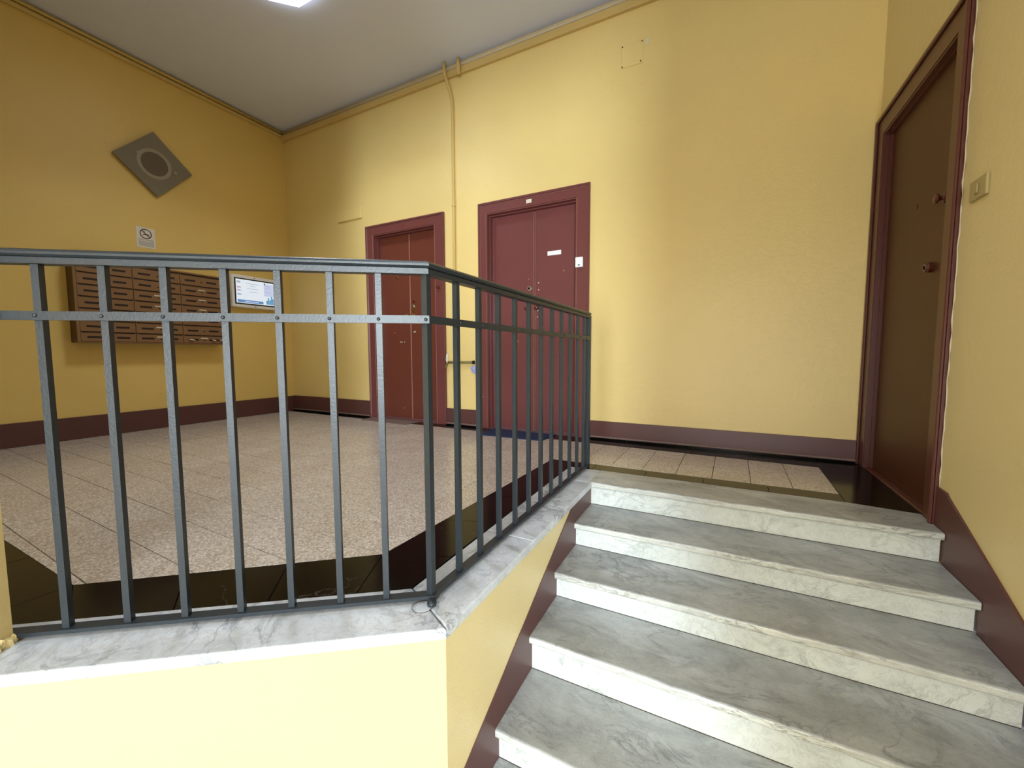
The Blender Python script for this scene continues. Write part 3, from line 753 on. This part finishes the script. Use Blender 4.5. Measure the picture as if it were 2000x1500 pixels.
# wall monitor
mo = empty('wall_monitor', (XL, 3.19, 1.385), 'white wall-mounted notice screen to the right of the mailboxes', 'monitor')
obj('housing', B((XL+.0005, 2.912, 1.388), (XL+0.07, 3.478, 1.793), 0.016, 3), M['white'], mo)
obj('bezel', B((XL+0.0695, 2.942, 1.428), (XL+0.072, 3.447, 1.752), 0.0), M['black_plastic'], mo)
scr = obj('screen', B((XL+0.0715, 2.958, 1.444), (XL+0.0735, 3.432, 1.737)), M['scr_white'], mo)
XS = XL+0.0736
def sp(y0, y1, z0, z1, m_, name='screen_block', k=1): obj(name, B((XS, y0, z0), (XS+.0003*k, y1, z1)), M[m_], scr)
sp(2.970, 3.290, 1.452, 1.486, 'scr_blue', 'blue_banner'); sp(3.060, 3.230, 1.462, 1.474, 'scr_panel', 'banner_text', 2)
sp(3.305, 3.425, 1.560, 1.715, 'scr_panel', 'side_panel'); 
for k, (y, w_, h_) in enumerate(((3.330, .018, .05), (3.350, .016, .09), (3.370, .02, .06), (3.392, .016, .11), (3.410, .016, .08))): sp(y, y+w_, 1.455, 1.455+h_, 'scr_cyan' if k % 2 else 'scr_blue', 'skyline_block')
sp(2.968, 3.012, 1.690, 1.715, 'scr_grey', 'logo_block'); sp(2.970, 3.015, 1.630, 1.645, 'scr_pink', 'pink_block'); sp(2.970, 3.015, 1.594, 1.606, 'scr_pink', 'pink_block'); sp(2.972, 3.018, 1.545, 1.556, 'scr_blue', 'blue_block')
for z, y0, y1 in ((1.690, 3.08, 3.24), (1.662, 3.13, 3.20), (1.628, 3.09, 3.23), (1.590, 3.12, 3.22)): sp(y0, y1, z, z+.006, 'scr_grey', 'text_line')
for z in (1.69, 1.66, 1.61): sp(3.312, 3.39, z, z+.005, 'scr_grey', 'text_line', 2)
sp(3.308, 3.322, 1.705, 1.725, 'scr_dark', 'text_line', 2)
for z in (1.772, 1.408):
    bm = bmesh.new(); lathe(bm, (XL+0.0695, 3.19, z), (1, 0, 0), [(0, .006), (.0015, .006), (.002, .001)], 10); obj('camera_dot' if z > 1.5 else 'sensor_dot', bm, M['dark'], mo)

# ------------------------------------------------------------------ ceiling lamp
def lamp_at(lp, cx_, cy_, mat='lamp'):
    oc = [(cx_+0.3005*math.cos(math.pi/8+k*math.pi/4), cy_+0.3005*math.sin(math.pi/8+k*math.pi/4)) for k in range(8)]
    obj('diffuser', P(oc, ZC-0.030, ZC-0.0121), M[mat], lp)
    oc2 = [(cx_+0.311*math.cos(math.pi/8+k*math.pi/4), cy_+0.311*math.sin(math.pi/8+k*math.pi/4)) for k in range(8)]
    obj('base_plate', P(oc2, ZC-0.012, ZC-0.0005), M['steel'], lp)
    for (x, y) in ((-0.063, 0.208), (0.067, -0.212)):
        bm = bmesh.new(); lathe(bm, (cx_+x, cy_+y, ZC-0.030), (0, 0, -1), [(0, .014), (.006, .014), (.009, .006)], 12); obj('fixing_nut', bm, M['steel'], lp)
lp = empty('ceiling_lamp', (-3.227, 2.212, ZC), 'lit octagonal ceiling lamp above the landing', 'lamp')
lamp_at(lp, -3.227, 2.212)
fill_lp = empty('ceiling_lamp', (-0.5, 0.5, ZC), 'added octagonal fill lamp, out of view above the foot of the stairs', 'lamp')
lamp_at(fill_lp, -0.5, 0.5, 'lamp_fill')  # unseen lamp, added to brighten the steps

# ------------------------------------------------------------------ doormats
o = obj('doormat', P([(-3.86, 3.50), (-3.14, 3.465), (-3.125, 3.69), (-3.845, 3.695)], 0.0005, 0.011, 0.003), M['mat_brown'], None, origin=(-3.5, 3.58, 0)); tag(o, 'worn brown doormat in front of the red-brown double door', 'doormat')
o = obj('doormat', P([(-2.10, 3.365), (-1.43, 3.385), (-1.41, 3.685), (-2.12, 3.69)], 0.0005, 0.012, 0.003), M['mat_blue'], None, origin=(-1.76, 3.53, 0)); tag(o, 'navy blue doormat in front of the plum double door', 'doormat')

# ------------------------------------------------------------------ railing
RX = -0.812; RN = 0.150
K0 = Vector((RX, 1.004))
tk = (K0-A2).dot(D2)
rl = empty('stair_railing', (RX, 1.004, 0), 'blue-grey iron balustrade with square bars around the open stairwell', 'railing')
YE = 2.735; TE = 1.25
Z3 = Vector((0, 0, 1)); DV = Vector((D2.x, D2.y, 0)); NV = Vector((N2.x, N2.y, 0)); XV = Vector((1, 0, 0)); YV = Vector((0, 1, 0))
def profile_run(name, prof, label=None, smooth=False):
    """prof: (offset inwards, z) polygon swept along the slanted leg and the straight leg with a mitred corner"""
    bm = bmesh.new(); rings = []
    # mitre direction at the corner
    n1 = N2; n2 = Vector((-1, 0)); mt = (n1+n2)/(1+n1.dot(n2))
    for c_, off in ((Vector(dg(TE, RN)), n1), (K0, mt), (Vector((RX, YE)), n2)):
        rings.append([bm.verts.new((c_.x+off.x*p[0], c_.y+off.y*p[0], p[1])) for p in prof])
    n = len(prof)
    for a, b in zip(rings, rings[1:]):
        for k in range(n): bm.faces.new((a[k], a[(k+1) % n], b[(k+1) % n], b[k]))
    bm.faces.new(rings[0][::-1]); bm.faces.new(rings[-1])
    return obj(name, bm, M['iron'], rl, label, smooth)
cap = [(-.016, 1.061), (.016, 1.061), (.022, 1.066), (.022, 1.072), (.017, 1.078), (.008, 1.082), (-.008, 1.082), (-.017, 1.078), (-.022, 1.072), (-.022, 1.066)]
profile_run('handrail', cap)
profile_run('top_bar', [(-.017, 1.042), (.017, 1.042), (.017, 1.0575), (-.017, 1.0575)])
profile_run('handrail_web', [(-.008, 1.0576), (.008, 1.0576), (.008, 1.0609), (-.008, 1.0609)])
profile_run('mid_rail', [(-.018, .893), (-.0100, .893), (-.0100, .917), (-.018, .917)])
profile_run('bottom_rail', [(-.017, .012), (.017, .012), (.017, .023), (-.017, .023)])
hb = 0.009
def bar(c_, ux, uy, h_=hb):
    bm = bmesh.new(); obox(bm, (c_[0], c_[1], (0.0232+1.0418)/2), ux, uy, Z3, h_, h_, (1.0418-0.0232)/2)
    return obj('baluster', bm, M['iron'], rl)
def rivet(c_, ax):
    bm = bmesh.new(); lathe(bm, c_, ax, [(0, .0055), (.0018, .0052), (.0034, .0035), (.004, .001)], 10)
    obj('rivet', bm, M['steel' if False else 'iron'], rl, smooth=True)
# slanted leg
for t in (0.190, 0.329, 0.472, 0.615, 0.767, 0.917, 1.072):
    p = dg(t, RN); bar(p, DV, NV); q_ = dg(t, RN-.0181); rivet((q_[0], q_[1], .905), -NV)
# straight leg
bar((K0.x, K0.y), XV, YV, 0.0105)
q_ = K0 - Vector((-1, 0))*0.0; rivet((K0.x+.010, K0.y-.0155, .905), (XV-YV*1.2).normalized())
for y in (1.163, 1.308, 1.459, 1.610, 1.758, 1.906, 2.056, 2.205, 2.360, 2.505, 2.645):
    bar((RX, y), XV, YV); rivet((RX+.0181, y, .905), XV)
bm = bmesh.new(); box(bm, (RX-.017, YE-.016, 0.003), (RX+.017, YE+.018, 1.060), 0.002); obj('end_post', bm, M['iron'], rl)
bm = bmesh.new(); lathe(bm, (K0.x+.022, K0.y-.026, 0.0024), (0, 0, 1), [(0, .011), (.003, .015), (.010, .0155), (.014, .012)], 12); obj('post_foot', bm, M['iron'], rl, smooth=True)
bm = bmesh.new(); lathe(bm, (RX, YE-.03, 0.0005), (0, 0, 1), [(0, .014), (.0114, .013)], 12); obj('post_foot', bm, M['iron'], rl, smooth=True)
